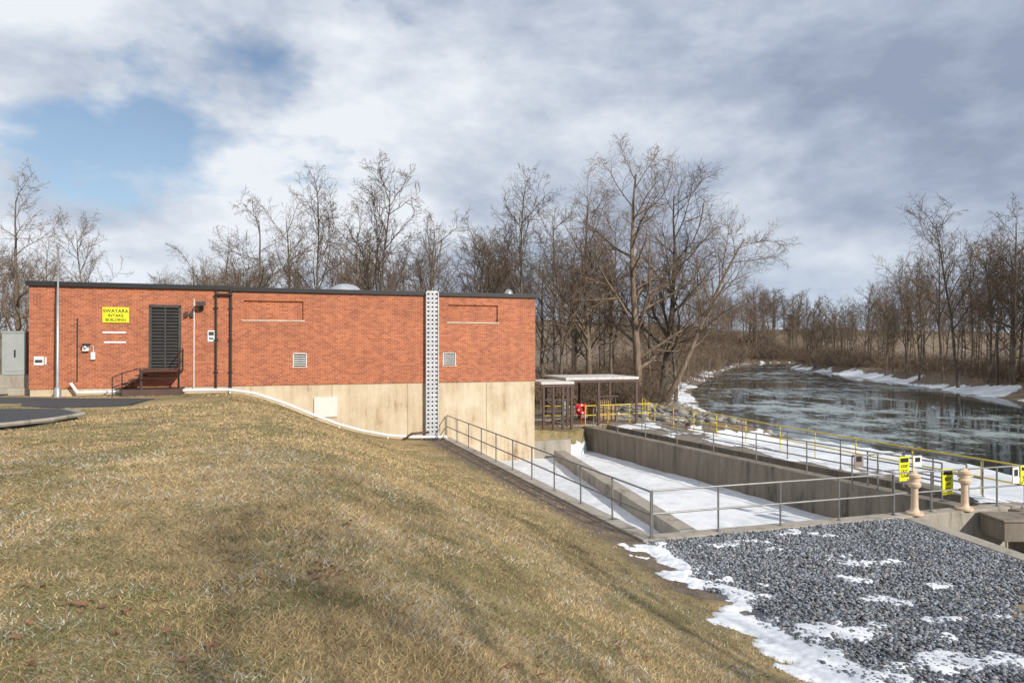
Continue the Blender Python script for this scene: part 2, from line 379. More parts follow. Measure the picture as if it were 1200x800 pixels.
# snow patches on gravel
def snow_patches():
    blobs=[(5.3,15.5,1.1,0.28),(5.9,15.0,0.5,0.15),(7.6,14.2,0.85,0.28),(6.4,12.2,0.5,0.2),(5.2,10.9,1.0,0.4),(7.05,11.2,0.8,0.22),
           (6.6,9.6,1.5,0.32),(5.5,9.1,0.6,0.25),(6.85,16.4,0.7,0.15),(3.1,15.0,0.45,0.7),(3.3,14.2,0.35,0.7),(3.5,13.2,0.38,0.8),(3.7,12.3,0.36,0.7),(3.9,11.5,0.5,0.7),
           (4.05,10.7,0.38,0.7),(4.25,9.9,0.4,0.7),(4.45,9.1,0.42,0.7),(6.3,13.1,0.5,0.2),(8.4,9.2,0.7,0.25),(4.6,12.8,0.4,0.25),(6.9,10.4,0.4,0.18),(7.9,12.7,0.35,0.15)]
    gx=np.arange(2.2,11.0,0.03); gy=np.arange(7.5,17.6,0.03); GX,GY=np.meshgrid(gx,gy); x=GX.ravel(); y=GY.ravel()
    m=np.zeros_like(x)-1
    wx=x+(fbm(x*1.3,y*1.3,61)-0.5)*1.5; wy=y+(fbm(x*1.3,y*1.3,63)-0.5)*0.9
    for bx,by,rx,ry in blobs:
        m=np.maximum(m,1-np.sqrt(((wx-bx)/rx)**2+((wy-by)/ry)**2))
    nn=fbm(x*3.2,y*3.2,51,6)-0.5
    f=m+nn*1.9-0.05
    z=np.maximum(height(x,y),-2.72)+np.clip(f*0.10,-0.05,0.038)+0.003+(fbm(x*14,y*14,53)-0.5)*0.030
    keepv=(f>-0.25)&(y<15.6+(x-3)*0.303)
    id_=np.arange(len(x)).reshape(len(gy),len(gx)); q=np.stack([id_[:-1,:-1],id_[:-1,1:],id_[1:,1:],id_[1:,:-1]],-1).reshape(-1,4)
    q=q[keepv[q].all(1)]; u,inv=np.unique(q,return_inverse=True)
    me=bpy.data.meshes.new('snow_patch'); np_mesh(me,np.stack([x[u],y[u],z[u]],-1),inv.reshape(-1,4))
    me.polygons.foreach_set('use_smooth',np.ones(len(q),bool)); me.materials.append(SNOW); link(bpy.data.objects.new('snow_patch',me))
snow_patches()

# fallen leaves
mb=MB()
for i in range(190):
    D=2.6+random.random()**2*14; xx=random.uniform(-0.75,0.45)*D; yy=D
    if i<60: xx,yy=random.choice([(0.2,4.6,.14),(-1.5,5.4,.25),(-2.6,4.3,.3),(-1.9,7.2,.3),(1.1,6.8,.25)])[:2]; xx+=random.gauss(0,0.16); yy+=random.gauss(0,0.18)
    if (float(toe(yy))-xx)<0.4: continue
    z=hz(xx,yy)+0.025; a=random.random()*6.28; s=random.uniform(0.02,0.042)
    pts=[]
    for j in range(7):
        t=j/7*6.283; rr=s*(1 if j%2==0 else 0.6); pts.append((xx+math.cos(t+a)*rr,yy+math.sin(t+a)*rr*0.8,z+random.uniform(-0.012,0.02)))
    mb.add(pts+[(xx,yy,z)],[(j,(j+1)%7,7) for j in range(7)])
mb.build('fallen_leaves',[simple('dead_leaf',(0.20,0.10,0.055),0.8,0,0.5,6)])

# ------------------------------------------------------------------ asphalt + kerb
mb=MB()
mb.prism([(-30,13.2),(-11.4,15.4),(-11.2,17.6),(-12.5,18.9),(-30,19.2)],-0.6,0.03)
mb.build('driveway',[ASPH])
mb=MB(); mb.path([(-30,13.1,0.0),(-11.4,15.3,0.0),(-11.05,16.4,0.0),(-11.1,17.7,0.0),(-12.4,19.0,0.0)],0.055,6)
mb.build('driveway_kerb',[CONCM])
mb=MB(); mb.prism([(-45,20.3),(-15,22.6),(-13.2,23.6),(-13.6,26.0),(-19.6,26.5),(-21,27.2),(-21,40),(-45,40)],-0.7,-0.235)
mb.build('access_road',[ASPH])

# ------------------------------------------------------------------ building
ANG=math.atan2(0.3107,0.9505)
B=empty('brick_building',(-19.6,27.7,0),ANG); L=21.86; TOP=4.3; DEP=12.0
def wall_open(mb,s0,s1,z0,z1,ops,mi=0,y=0.0):
    S=sorted(set([s0,s1]+[o[0] for o in ops]+[o[1] for o in ops])); Z=sorted(set([z0,z1]+[o[2] for o in ops]+[o[3] for o in ops]))
    for i in range(len(S)-1):
        for j in range(len(Z)-1):
            cs=(S[i]+S[i+1])/2; cz=(Z[j]+Z[j+1])/2
            if any(o[0]<cs<o[1] and o[2]<cz<o[3] for o in ops): continue
            mb.add([(S[i],y,Z[j]),(S[i+1],y,Z[j]),(S[i+1],y,Z[j+1]),(S[i],y,Z[j+1])],[(0,1,2,3)],mi)
    for a,b,c,d,dep in ops:
        mb.add([(a,y,c),(b,y,c),(b,y,d),(a,y,d),(a,y+dep,c),(b,y+dep,c),(b,y+dep,d),(a,y+dep,d)],[(0,4,5,1),(1,5,6,2),(2,6,7,3),(3,7,4,0),(4,5,6,7)],mi)
mb=MB()
ops=[(4.39,5.58,0.82,3.49,0.18),(8.12,10.65,2.93,3.78,0.10),(17.37,19.88,2.93,3.76,0.10),(10.2,10.8,0.83,1.45,0.12),(17.1,17.75,0.83,1.47,0.12)]
wall_open(mb,0,L,0,TOP,ops)
mb.add([(0,0,0),(0,DEP,0),(0,DEP,TOP),(0,0,TOP)],[(0,1,2,3)]); mb.add([(L,0,0),(L,DEP,0),(L,DEP,TOP),(L,0,TOP)],[(0,3,2,1)])
mb.add([(0,DEP,0),(L,DEP,0),(L,DEP,TOP),(0,DEP,TOP)],[(0,3,2,1)])
mb.build('brick_walls',[BRICK],B)
mb=MB(); mb.box((0.03,0.04,-5),(L-0.03,DEP-0.03,-0.002)); mb.build('concrete_foundation',[CONC],B)
mb=MB()
for s in (8.4,11.9,15.4,19.3): mb.box((s,0.03,-4.6),(s+0.02,0.06,-0.05))
mb.build('foundation_joints',[simple('joint',(0.3,0.24,0.16),0.9)],B)
mb=MB(); mb.box((0.1,0.1,TOP-0.3),(L-0.1,DEP-0.1,TOP-0.02)); mb.build('roof_deck',[ROOF],B)
mb=MB()
mb.box((-0.10,-0.12,TOP-0.10),(7.55,0.12,TOP+0.10)); mb.box((7.55,-0.11,TOP-0.14),(L+0.10,0.12,TOP+0.06))
mb.box((-0.10,0.12,TOP-0.10),(0.14,DEP+.1,TOP+0.10)); mb.box((L-0.14,0.12,TOP-0.12),(L+0.10,DEP+.1,TOP+0.06)); mb.box((0.14,DEP-0.1,TOP-0.1),(L-0.14,DEP+0.1,TOP+0.06))
mb.build('roof_coping',[BLACK],B,bevel=0.015)
mb=MB()
mb.box((8.05,-0.02,2.86),(10.72,0.02,2.928)); mb.box((17.3,-0.02,2.86),(19.95,0.02,2.928))
mb.box((10.16,-0.03,0.77),(10.84,0.02,0.828),0); mb.box((17.06,-0.03,0.77),(17.79,0.02,0.828),0)
mb.build('stone_sills',[STONE],B)
mb=MB(); mb.box((4.39,0.12,0.82),(5.58,0.16,3.49),1)
z=0.90
while z<3.35:
    mb.add([(4.47,0.02,z),(5.50,0.02,z),(5.50,0.10,z+0.075),(4.47,0.10,z+0.075),(4.47,0.025,z-0.03),(5.50,0.025,z-0.03)],[(0,1,2,3),(4,5,1,0)]); z+=0.14
mb.box((4.36,-0.02,0.82),(4.47,0.12,3.49)); mb.box((5.50,-0.02,0.82),(5.61,0.12,3.49)); mb.box((4.36,-0.02,3.40),(5.61,0.1,3.52)); mb.box((4.955,0.0,0.82),(5.015,0.1,3.4))
mb.build('louvre_door',[DKGREY,BLACK],B)
mb=MB()
for a,b in ((10.2,10.8),(17.1,17.75)):
    mb.box((a,0.07,0.83),(b,0.11,1.46),1)
    for k in range(6):
        zz=0.88+k*0.1; mb.add([(a+0.03,0.0,zz),(b-0.03,0.0,zz),(b-0.03,0.05,zz+0.045),(a+0.03,0.05,zz+0.045)],[(0,1,2,3)],0)
    mb.box((a,-0.015,0.83),(a+0.04,0.07,1.45),0); mb.box((b-0.04,-0.015,0.83),(b,0.07,1.45),0); mb.box((a,-0.015,1.41),(b,0.07,1.45),0)
mb.build('wall_vents',[simple('vent_white',(0.6,0.6,0.58),0.5),BLACK],B)
mb=MB(); mb.path([(7.0,-0.08,4.2),(7.0,-0.08,-0.1)],0.045,8); mb.path([(7.59,-0.08,4.2),(7.59,-0.08,-0.2)],0.055,8)
mb.box((6.95,-0.2,3.98),(7.66,-0.03,4.06)); mb.path([(1.72,-0.04,2.9),(1.72,-0.05,0.3)],0.02,6)
for s in (7.0,7.59):
    for z in (0.6,2.0,3.4): mb.box((s-0.09,-0.1,z),(s+0.09,-0.02,z+0.05))
mb.build('downspouts',[BLACK],B)
mb=MB(); mb.path([(6.12,-0.06,3.8),(6.12,-0.06,-0.15)],0.022,8)
mb.build('white_conduit',[WHITE],B)
# perforated grey cable tray
mb=MB(); s0,s1=16.24,16.86
for s in (s0,s1-0.05): mb.box((s,-0.24,-2.75),(s+0.05,-0.04,4.35))
z=-2.7
while z<4.3:
    mb.box((s0+0.05,-0.20,z),(s1-0.05,-0.18,z+0.13)); z+=0.205
mb.box((s0+0.17,-0.203,-2.75),(s0+0.27,-0.176,4.35)); mb.box((s0+0.36,-0.203,-2.75),(s0+0.45,-0.176,4.35))
mb.box((s0+0.05,-0.10,-2.75),(s1-0.05,-0.06,4.33),1)
mb.build('cable_tray',[simple('tray_paint',(0.47,0.48,0.50),0.5,0,0.2),simple('tray_back',(0.17,0.17,0.18),0.6)],B)
def text(body,size,loc,parent,mat,name='lettering',rot=(math.pi/2,0,0)):
    c=bpy.data.curves.new(name,'FONT'); c.body=body; c.size=size; c.align_x='CENTER'; c.extrude=0.002; c.offset=0.004*size/0.2
    o=bpy.data.objects.new(name,c); o.location=loc; o.rotation_euler=rot; c.materials.append(mat); return link(o,parent)
mb=MB(); mb.box((2.63,-0.05,2.74),(3.61,-0.02,3.38)); mb.build('building_sign',[SIGNY],B)
text('SWATARA',0.2,(3.12,-0.055,3.16),B,BLACK); text('INTAKE',0.17,(3.12,-0.055,2.98),B,BLACK); text('BUILDING',0.17,(3.12,-0.055,2.80),B,BLACK)
mb=MB(); mb.box((2.63,-0.03,2.29),(3.5,-0.005,2.36)); mb.box((2.68,-0.03,1.88),(3.5,-0.005,1.95)); mb.box((6.66,-0.03,1.95),(6.95,-0.005,2.44)); mb.box((0.18,-0.03,0.98),(0.52,-0.005,1.33)); mb.box((0.56,-0.03,1.0),(0.62,-0.005,1.3))
mb.build('wall_plaques',[WHITE],B)
mb=MB(); mb.box((6.70,-0.04,2.22),(6.91,-0.031,2.38)); mb.box((0.22,-0.04,1.08),(0.48,-0.031,1.20)); mb.box((6.72,-0.04,2.05),(6.89,-0.031,2.12)); mb.build('plaque_lettering',[DKGREY],B)
mb=MB(); mb.path([(2.05,-0.02,1.75),(2.05,-0.2,1.8),(2.05,-0.28,1.68)],0.045,8); mb.box((1.93,-0.16,1.55),(2.15,-0.02,1.85)); mb.box((2.22,-0.12,1.2),(2.38,-0.02,1.5)); mb.path([(2.3,-0.05,1.5),(2.3,-0.05,1.75),(2.15,-0.05,1.75)],0.015,6); mb.build('entry_lamp',[WHITE],B)
mb=MB(); mb.box((1.95,-0.3,1.78),(2.2,-0.02,1.86)); mb.build('entry_lamp_hood',[BLACK],B)
mb=MB()
mb.box((6.3,-0.06,3.3),(6.5,0.0,3.5)); mb.path([(6.4,-0.05,3.4),(6.4,-0.3,3.55)],0.02,6); mb.box((6.25,-0.5,3.5),(6.6,-0.25,3.66)); mb.box((5.75,-0.14,3.02),(5.87,-0.02,3.24)); mb.box((5.98,-0.14,3.02),(6.1,-0.02,3.24))  # last two dark boxes stand in for the lamp's shadow on the brick
mb.path([(6.16,-0.03,3.3),(5.75,-0.2,3.0)],0.014,5)
mb.path([(L,0.1,TOP-0.05),(L+0.7,-0.15,TOP+0.02)],0.022,6); mb.box((L+0.5,-0.25,TOP-0.03),(L+0.85,-0.03,TOP+0.05))
mb.build('floodlights_and_shadow',[DKGREY],B)
mb=MB(); mb.box((11.12,-0.03,-1.5),(12.15,0.035,-0.58)); mb.build('access_panel',[simple('panel',(0.62,0.62,0.58),0.5,0.0,0.06)],B,bevel=0.01)
def dome(mb,c,r,h,mi=0):
    mb.lathe(c,[(r,-0.3),(r,0.0)]+[(r*math.cos(a),h*math.sin(a)) for a in np.linspace(0.05,1.5,9)],20,mi)
mb=MB(); dome(mb,(12.7,2.5,TOP+0.1),0.8,0.45); mb.build('roof_vent_dome',[simple('vent',(0.36,0.39,0.42),0.45,0.2)],B,smooth=True)
mb=MB(); dome(mb,(21.4,3.0,TOP+0.2),0.26,0.35); mb.build('small_roof_vent',[GALV],B,smooth=True)
mb=MB(); mb.box((3.6,-1.25,-0.6),(5.75,-0.01,-0.02)); mb.box((4.2,-1.1,0.70),(5.7,-0.01,0.78))
for k in range(4): mb.box((3.3+k*0.25,-1.1,-0.02+k*0.18),(3.55+k*0.25,-0.01,0.03+k*0.18))
for sx in (4.25,5.62): mb.box((sx,-1.08,-0.02),(sx+0.06,-1.02,0.7))
mb.build('door_steps',[DKBROWN],B)
mb=MB()
def rail_local(mb,pts,h=1.0,r=0.022,mids=(0.5,)):
    for p in pts: mb.path([p,(p[0],p[1],p[2]+h)],r,6)
    for a,b in zip(pts[:-1],pts[1:]):
        for m in (1,)+tuple(mids): mb.path([(a[0],a[1],a[2]+h*m),(b[0],b[1],b[2]+h*m)],r,6)
rail_local(mb,[(3.25,-1.2,-0.35),(3.6,-1.2,-0.2),(4.25,-1.2,0.0),(5.7,-1.2,0.0)],0.85)
rail_local(mb,[(5.7,-1.2,0.76),(5.7,-0.1,0.76)],0.9)
mb.build('landing_rail',[BLACK],B)

def wpt(s,off=0.35):
    return (-19.6+s*0.9505+off*0.3107, 27.7+s*0.3107-off*0.9505)
P=empty('drain_pipe')
mb=MB(); pts=[]
for s in (1.8,2.2,3.5,5,6.5,7.6,8.6,9.8,11,12.2,13.2,14.4,15.6,17.2):
    x_,y_=wpt(s,0.3 if s<4 else 0.45); pts.append((x_,y_,max(hz(x_,y_)+0.16,-2.62)))
pts.insert(0,(*wpt(1.55,0.3),0.25)); mb.path(pts,0.065,8)
for i in range(4,len(pts),2):
    p=pts[i]; mb.path([(p[0],p[1],p[2]-0.4),(p[0],p[1],p[2])],0.03,6)
mb.build('pipe',[WHITE],P,smooth=True)
mb=MB(); x_,y_=wpt(15.0,0.45); mb.path([(x_,y_,-2.7),(x_+0.5,y_+.1,-2.35),(x_+1.3,y_+.3,-2.3)],0.06,8); mb.build('hose',[DKBROWN],P,smooth=True)
x_,y_=wpt(1.15,0.5)
mb=MB(); mb.lathe((x_,y_,-0.4),[(0.13,0),(0.13,0.45),(0.06,0.5),(0.055,4.0),(0.035,4.6),(0.03,6.15),(0.05,6.2),(0.02,6.28)],10)
mb.build('mast_pole',[GALV],smooth=True)
C=empty('electrical_cabinet',(-20.9,28.6,0),ANG)
mb=MB(); mb.box((-0.4,0,0.55),(0.45,0.9,2.3)); mb.box((-0.44,-0.03,2.3),(0.49,0.94,2.38)); mb.box((-0.3,-0.02,0.7),(0.35,0.0,2.15)); mb.build('cabinet_body',[GREYBOX],C,bevel=0.015)
mb=MB(); mb.box((-0.8,-0.1,-0.5),(1.2,1.2,0.0)); mb.box((-0.5,0.02,0.0),(0.6,1.1,0.55)); mb.build('cabinet_plinth',[CONCM],C,bevel=0.02)
mb=MB(); mb.box((0.05,-0.06,1.3),(0.1,-0.02,1.6)); mb.build('cabinet_handle',[BLACK],C)

# ------------------------------------------------------------------ channel walls
def strip(line,th,side=1):
    P0=[Vector(p) for p in line]; out=[]
    for i,p in enumerate(P0):
        d=(P0[min(i+1,len(P0)-1)]-P0[max(i-1,0)]).normalized(); nrm=Vector((-d.y,d.x))*side; out.append(p+nrm*th)
    return [tuple(p) for p in P0]+[tuple(p) for p in reversed(out)]
def orient(poly):
    A=sum(poly[i][0]*poly[(i+1)%len(poly)][1]-poly[(i+1)%len(poly)][0]*poly[i][1] for i in range(len(poly)))
    return poly if A>0 else poly[::-1]
def wallstrip(name,line,th,z0,z1,mat,side=1,bevel=0.02):
    mb=MB()
    for i in range(len(line)-1): mb.prism(orient(strip(line[i:i+2],th,side)),z0,z1)
    return mb.build(name,[mat],bevel=bevel)
wallstrip('channel_wall',[(-3.4,33.05),(3.0,15.6)],0.42,-5,-2.66,CONCM,1)
wallstrip('channel_wall',[(3.12,15.62),(14.5,19.07)],0.42,-5,-2.663,CONCM,1)
wallstrip('channel_wall',[(10.2,17.75),(10.8,13.4),(11.4,8.6)],0.42,-5,-2.70,CONCM,1)
wallstrip('channel_divider_wall',[(2.1,34.3),(5.2,16.9)],0.55,-5,-3.48,CONCM,1)
R1a=Vector((3.9,37.7)); R1b=Vector((12.3,19.0))
def R1(y): return 3.9+(37.7-y)*(8.4/18.7)
wallstrip('intake_wall',[tuple(R1a),tuple(R1b)],0.5,-5,-2.667,CONCD,1)
mb=MB(); mb.prism(orient([(1.1,34.52),(3.0,35.15),(3.4,37.9),(1.6,38.4)]),-5,-3.05); mb.build('intake_ledge',[CONCM],bevel=0.02)
mb=MB(); mb.prism(orient([(3.35,37.9),(8.1,39.7),(7.6,45),(1.0,43),(1.6,37.6)]),-5,-2.655); mb.build('screen_deck',[CONCM],bevel=0.02)
outer=[(8.4,39.6),(10.3,34),(11.5,29),(12.7,25),(14.2,20.5),(15.3,17)]
inner=[(R1(y)+1.9,y) for y in (39.0,34,29,25,20.5)]+[(13.2,19.3)]
mb=MB()
for i in range(len(outer)-1):
    mb.prism(orient([inner[i],outer[i],outer[i+1],inner[i+1]]),-5,-2.72)
mb.build('walkway_deck',[CONCD])
gx=np.arange(5,16,0.08); gy=np.arange(17.5,39.6,0.08); GX,GY=np.meshgrid(gx,gy); x=GX.ravel(); y=GY.ravel()
oy=[p[1] for p in outer][::-1]; ox=[p[0] for p in outer][::-1]; iy=[p[1] for p in inner][::-1]; ix=[p[0] for p in inner][::-1]
u=(x-np.interp(y,iy,ix))/np.maximum(np.interp(y,oy,ox)-np.interp(y,iy,ix),0.1)
f=0.34-np.abs(u-0.5)*1.1+(fbm(x*0.9,y*0.5,91,5)-0.5)*2.6-0.05
z=-2.72+np.clip(f*0.12,-0.02,0.04)+(fbm(x*5,y*5,93)-0.5)*0.012
kv=(u>0.02)&(u<0.98)&(y>19.4)
id_=np.arange(len(x)).reshape(len(gy),len(gx)); q=np.stack([id_[:-1,:-1],id_[:-1,1:],id_[1:,1:],id_[1:,:-1]],-1).reshape(-1,4); q=q[kv[q].all(1)]; uu,inv=np.unique(q,return_inverse=True)
me=bpy.data.meshes.new('walkway_snow'); np_mesh(me,np.stack([x[uu],y[uu],z[uu]],-1),inv.reshape(-1,4)); me.polygons.foreach_set('use_smooth',np.ones(len(q),bool)); me.materials.append(SNOW); link(bpy.data.objects.new('walkway_snow',me))
mb=MB(); mb.prism(orient([(R1(37.5)+.5,37.5),(R1(38)+2,38.5),(13.3,19.3),(12.7,19.1)]),-4.2,-3.80)
mb.prism(orient([(10.6,17.6),(14.6,18.9),(15.6,9),(11.4,9)]),-4.2,-3.80); mb.build('channel_water',[simple('dark_water',(0.02,0.022,0.02),0.12)])
mb=MB()
for (p,q) in (((15.0,17.2),(18.5,9.0)),): mb.prism(orient(strip([p,q],0.4,1)),-5,-2.9)
mb.build('pit_wall',[CONCD],bevel=0.02)

def railing(name,pts,mat,h=1.07,sp=2.2,r=0.024,mids=(0.5,)):
    mb=MB(); post=[]
    for a,b in zip(pts[:-1],pts[1:]):
        A=Vector(a); Bv=Vector(b); n=max(1,round((Bv-A).length/sp))
        for k in range(n): post.append(A.lerp(Bv,k/n))
    post.append(Vector(pts[-1]))
    for p in post:
        mb.path([p,p+Vector((0,0,h))],r,8); mb.lathe(tuple(p),[(r*2.4,0),(r*2.4,0.012)],8)
    for m in (1,)+tuple(mids):
        mb.path([Vector(p)+Vector((0,0,h*m)) for p in pts],r,8)
    return mb.build(name,[mat],smooth=False)
Z=-2.66
railing('metal_railing',[(-3.15,33.0,Z),(3.2,15.75,Z)],RAILG,sp=1.9)
railing('metal_railing',[(3.25,15.85,Z),(10.0,17.9,Z)],RAILG,sp=1.75)
railing('metal_railing',[(10.0,17.95,Z),(12.45,18.65,Z),(14.4,19.2,Z)],RAILG,sp=1.2)
railing('metal_railing',[(R1(37.2)+.3,37.2,Z),(R1(19.6)+.3,19.6,Z)],RAILG,sp=2.3)
railing('metal_railing',[(R1(38.0)+2.1,38.4,-2.69),(R1(20.2)+2.15,20.2,-2.69)],RAILG,sp=2.5)
railing('yellow_railing',[(p[0]-0.12,p[1],-2.7) for p in outer],YEL,sp=2.2)
railing('yellow_railing',[(4.1,38.2,Z),(8.1,39.8,Z),(8.4,44,Z)],YEL,sp=1.6)
railing('yellow_railing',[(1.7,38.1,Z),(3.3,38.0,Z)],YEL,sp=1.6)
railing('metal_railing',[(10.4,20.9,Z),(12.3,21.5,Z),(12.9,19.4,Z)],RAILG,sp=1.0)

for (px,py) in ((10.6,18.0),(12.25,18.5)):
    mb=MB(); mb.lathe((0,0,0),[(0.21,0),(0.21,0.05),(0.14,0.07),(0.105,0.12),(0.09,0.20),(0.085,0.60),(0.09,0.68),(0.14,0.72),(0.155,0.76),(0.155,0.81),(0.12,0.85),(0.12,0.95),(0.155,0.98),(0.155,1.04),(0.08,1.08),(0.035,1.12),(0.01,1.14)],20)
    mb.path([(-0.19,0,0.9),(0.22,0,0.9)],0.026,8)
    for a in range(6): mb.lathe((0.18*math.cos(a*1.047),0.18*math.sin(a*1.047),0.05),[(0.016,0),(0.016,0.03)],6)
    o=mb.build('valve_pedestal',[CREAM],smooth=True,loc=(px,py,Z)); 
    m=o.modifiers.new('e','EDGE_SPLIT'); m.split_angle=math.radians(40)
def wsign(x,y,z,w,h,lines,mat,rot=ANG):
    E=empty('warning_sign',(x,y,z),rot)
    mb=MB(); mb.box((-w/2,-0.012,0),(w/2,0.012,h),0); mb.box((-w/2-0.0,0.013,0.1*h),(w/2,0.03,0.16*h),1)
    mb.build('sign_plate',[mat,GALV],E)
    mb=MB(); 
    if mat is SIGNY: mb.box((-w/2+.03,-0.017,h*0.76),(w/2-.03,-0.0125,h*0.94))
    else: mb.box((-w*0.3,-0.017,h*0.45),(w*0.3,-0.0125,h*0.85))
    mb.build('sign_header',[BLACK],E)
    for i,t in enumerate(lines): text(t,h*0.17,(0,-0.014,h*(0.55-0.2*i)),E,BLACK)
    return E
wsign(11.3,19.7,-2.12,0.36,0.70,['KEEP','OUT','DAM'],SIGNY)
wsign(11.95,18.75,-2.3,0.38,0.70,['KEEP','OFF','ICE'],SIGNY)
wsign(14.35,19.1,-2.1,0.40,0.52,['NO','ENTRY'],SIGNY)
wsign(11.8,19.9,-1.75,0.32,0.32,[],WHITE)
wsign(14.0,19.0,-2.05,0.24,0.45,[],WHITE)
wsign(10.6,20.9,-1.95,0.35,0.4,[],simple('sign_back',(0.25,0.2,0.18),0.6))
mb=MB(); mb.box((0,0,0),(1.3,0.9,0.5)); mb.box((-0.04,-0.04,0.5),(1.34,0.94,0.56)); mb.build('gate_housing',[CONCD],bevel=0.02,loc=(12.6,17.5,-3.25))

# ------------------------------------------------------------------ screen shelter
S=empty('steel_shelter',(1.35,37.6,Z),ANG-0.02)
mb=MB(); mb.box((-0.15,-1.2,2.36),(1.75,1.6,2.5)); mb.box((1.62,-0.3,2.52),(6.1,3.4,2.66)); mb.build('roof_panels',[simple('pale_roof',(0.55,0.53,0.50),0.6)],S,bevel=0.01)
mb=MB(); mb.box((-0.15,-1.22,2.22),(1.75,-1.08,2.355)); mb.box((1.62,-0.32,2.38),(6.1,-0.2,2.515)); mb.box((-0.15,1.45,2.22),(1.75,1.6,2.355)); mb.box((1.62,3.25,2.38),(6.1,3.4,2.515))
for x in (1.65,3.1,4.6,5.98): mb.box((x,-0.2,2.39),(x+0.1,3.25,2.51))
mb.build('roof_beams',[DKBROWN],S)
mb=MB()
for x,y in ((0.0,-1.15),(0.55,-1.15),(1.1,-1.15),(1.6,-1.15),(0,1.5),(1.6,1.5)): mb.box((x-.06,y-.06,-0.5),(x+.06,y+.06,2.22))
for x,y in ((1.72,-0.26),(3.6,-0.26),(5.95,-0.26),(1.72,3.3),(3.9,3.3),(5.95,3.3)): mb.box((x-.07,y-.05,0),(x+.07,y+.05,2.38))
for z_ in (0.9,1.5): mb.box((0.0,-1.18,z_),(1.6,-1.12,z_+0.07))
mb.build('columns',[DKBROWN],S)
E=empty('screen_cleaning_machine',(5.6,39.6,Z),ANG)
mb=MB(); mb.box((-0.9,0,0.05),(0.6,1.0,0.95)); mb.box((-0.7,0.1,0.95),(0.2,0.8,1.25)); mb.build('housing',[TAN],E,bevel=0.03)
mb=MB()
for k in range(6): mb.box((-0.85+k*0.25,-0.05,0.1),(-0.8+k*0.25,-0.0,1.5))
mb.path([(-0.9,-0.05,1.5),(0.6,-0.05,1.5)],0.04,8); mb.path([(0.3,0.4,1.0),(0.5,0.4,1.6),(0.9,0.3,1.6)],0.05,8); mb.build('rake_frame',[DKBROWN],E)
E=empty('rescue_buoy',(3.95,38.6,Z+0.85),ANG); E.scale=(0.75,0.75,0.7)
mb=MB()
pr=[(0.30+0.1*math.cos(a),0.1*math.sin(a)) for a in np.linspace(0,2*math.pi,13)]
b0=len(mb.v)
for j in range(24):
    t=j/24*6.283
    for r_,z_ in pr[:-1]: mb.v.append((r_*math.cos(t),z_,r_*math.sin(t)))
for j in range(24):
    for i in range(12):
        mb.f.append((b0+j*12+i,b0+((j+1)%24)*12+i,b0+((j+1)%24)*12+(i+1)%12,b0+j*12+(i+1)%12)); mb.m.append(1 if j%6==0 else 0)
mb.build('ring',[RED,WHITE],E,smooth=True)
mb=MB(); mb.box((-0.4,0.12,-0.42),(0.4,0.2,0.42)); mb.box((-0.04,0.1,-1.15),(0.04,0.18,-0.4)); mb.build('mount_board',[RED],E)
mb=MB(); mb.box((0,0,0),(0.5,0.35,0.8)); mb.box((0.05,-0.02,0.1),(0.45,0,0.7)); mb.box((0.2,0.1,-0.5),(0.3,0.2,0)); mb.build('control_box',[GREYBOX],bevel=0.015,loc=(2.55,38.3,Z+0.5))

# ------------------------------------------------------------------ trees
def gen_tree(name,seed,H,tr=0.2,spread=1.0,lean=(0,0),counts=(14,8,5,4),first=0.22,tw=1.0,leanf=0.12):
    R=random.Random(seed); mb=MB()
    def rv(): return Vector((R.gauss(0,1),R.gauss(0,1),R.gauss(0,1)))
    nseg=[9,6,4,3,2]; sides=[7,5,4,3,3]
    def branch(p,d,ln,r,lv):
        n=nseg[lv]; pts=[p.copy()]; rs=[r]; ds=[d.copy()]; q=p.copy(); d=d.copy()
        wob=[0.07,0.16,0.22,0.26,0.3][lv]
        for i in range(n):
            d=(d+rv()*wob*0.8+Vector((0,0,0.06 if lv in(1,2) else 0.03))).normalized()
            if lv==0: d=(d+Vector((lean[0],lean[1],0))*leanf+Vector((0,0,0.10))).normalized()
            q=q+d*(ln/n); pts.append(q.copy()); ds.append(d.copy()); rs.append(max(r*(1-(i+1)/n*0.82),0.006*tw))
        mb.path(pts,rs,sides[lv],0 if lv<2 else 1,cap=False)
        if lv<len(counts):
            c=counts[lv]
            for k in range(c):
                lo=first if lv==0 else 0.18
                t=lo+(1-lo)*((k+R.random()*0.8)/c); t=min(t,0.98)
                i=min(int(t*n),n-1); f=t*n-i; pp=pts[i].lerp(pts[i+1],f); dd=ds[i+1]
                ax=dd.cross(rv()); 
                if ax.length<1e-3: continue
                ax.normalize(); ang=math.radians(R.uniform(26,62) if lv else R.uniform(24,58))*(spread if lv==0 else 1)
                nd=Matrix.Rotation(ang,3,ax)@dd
                if lv==0: 
                    l2=ln*R.uniform(0.36,0.6)*(1.05-0.62*t); rr=rs[i]*R.uniform(0.4,0.62)
                else: l2=ln*R.uniform(0.38,0.62)*(1.1-0.5*t); rr=rs[i]*R.uniform(0.42,0.65)
                branch(pp,nd,l2,max(rr,[0,0.03,0.016,0.010,0.007][lv+1]*tw),lv+1)
    branch(Vector((0,0,-0.3)),Vector((lean[0]*0.5,lean[1]*0.5,1)).normalized(),H,tr,0)
    return mb.mesh(name,[BARK,TWIG],smooth=True)
TM=[gen_tree('bare_tree_mesh_%d'%i,100+i,14.0,tr=[.17,.21,.15,.19,.16,.22][i],spread=[1.0,1.25,0.8,1.1,0.7,1.3][i],
     counts=[(14,8,5,3),(12,9,5,3),(16,7,5,3),(13,8,5,3),(15,7,5,3),(12,8,6,3)][i],first=[.25,.2,.35,.15,.4,.18][i],tw=1.15) for i in range(6)]
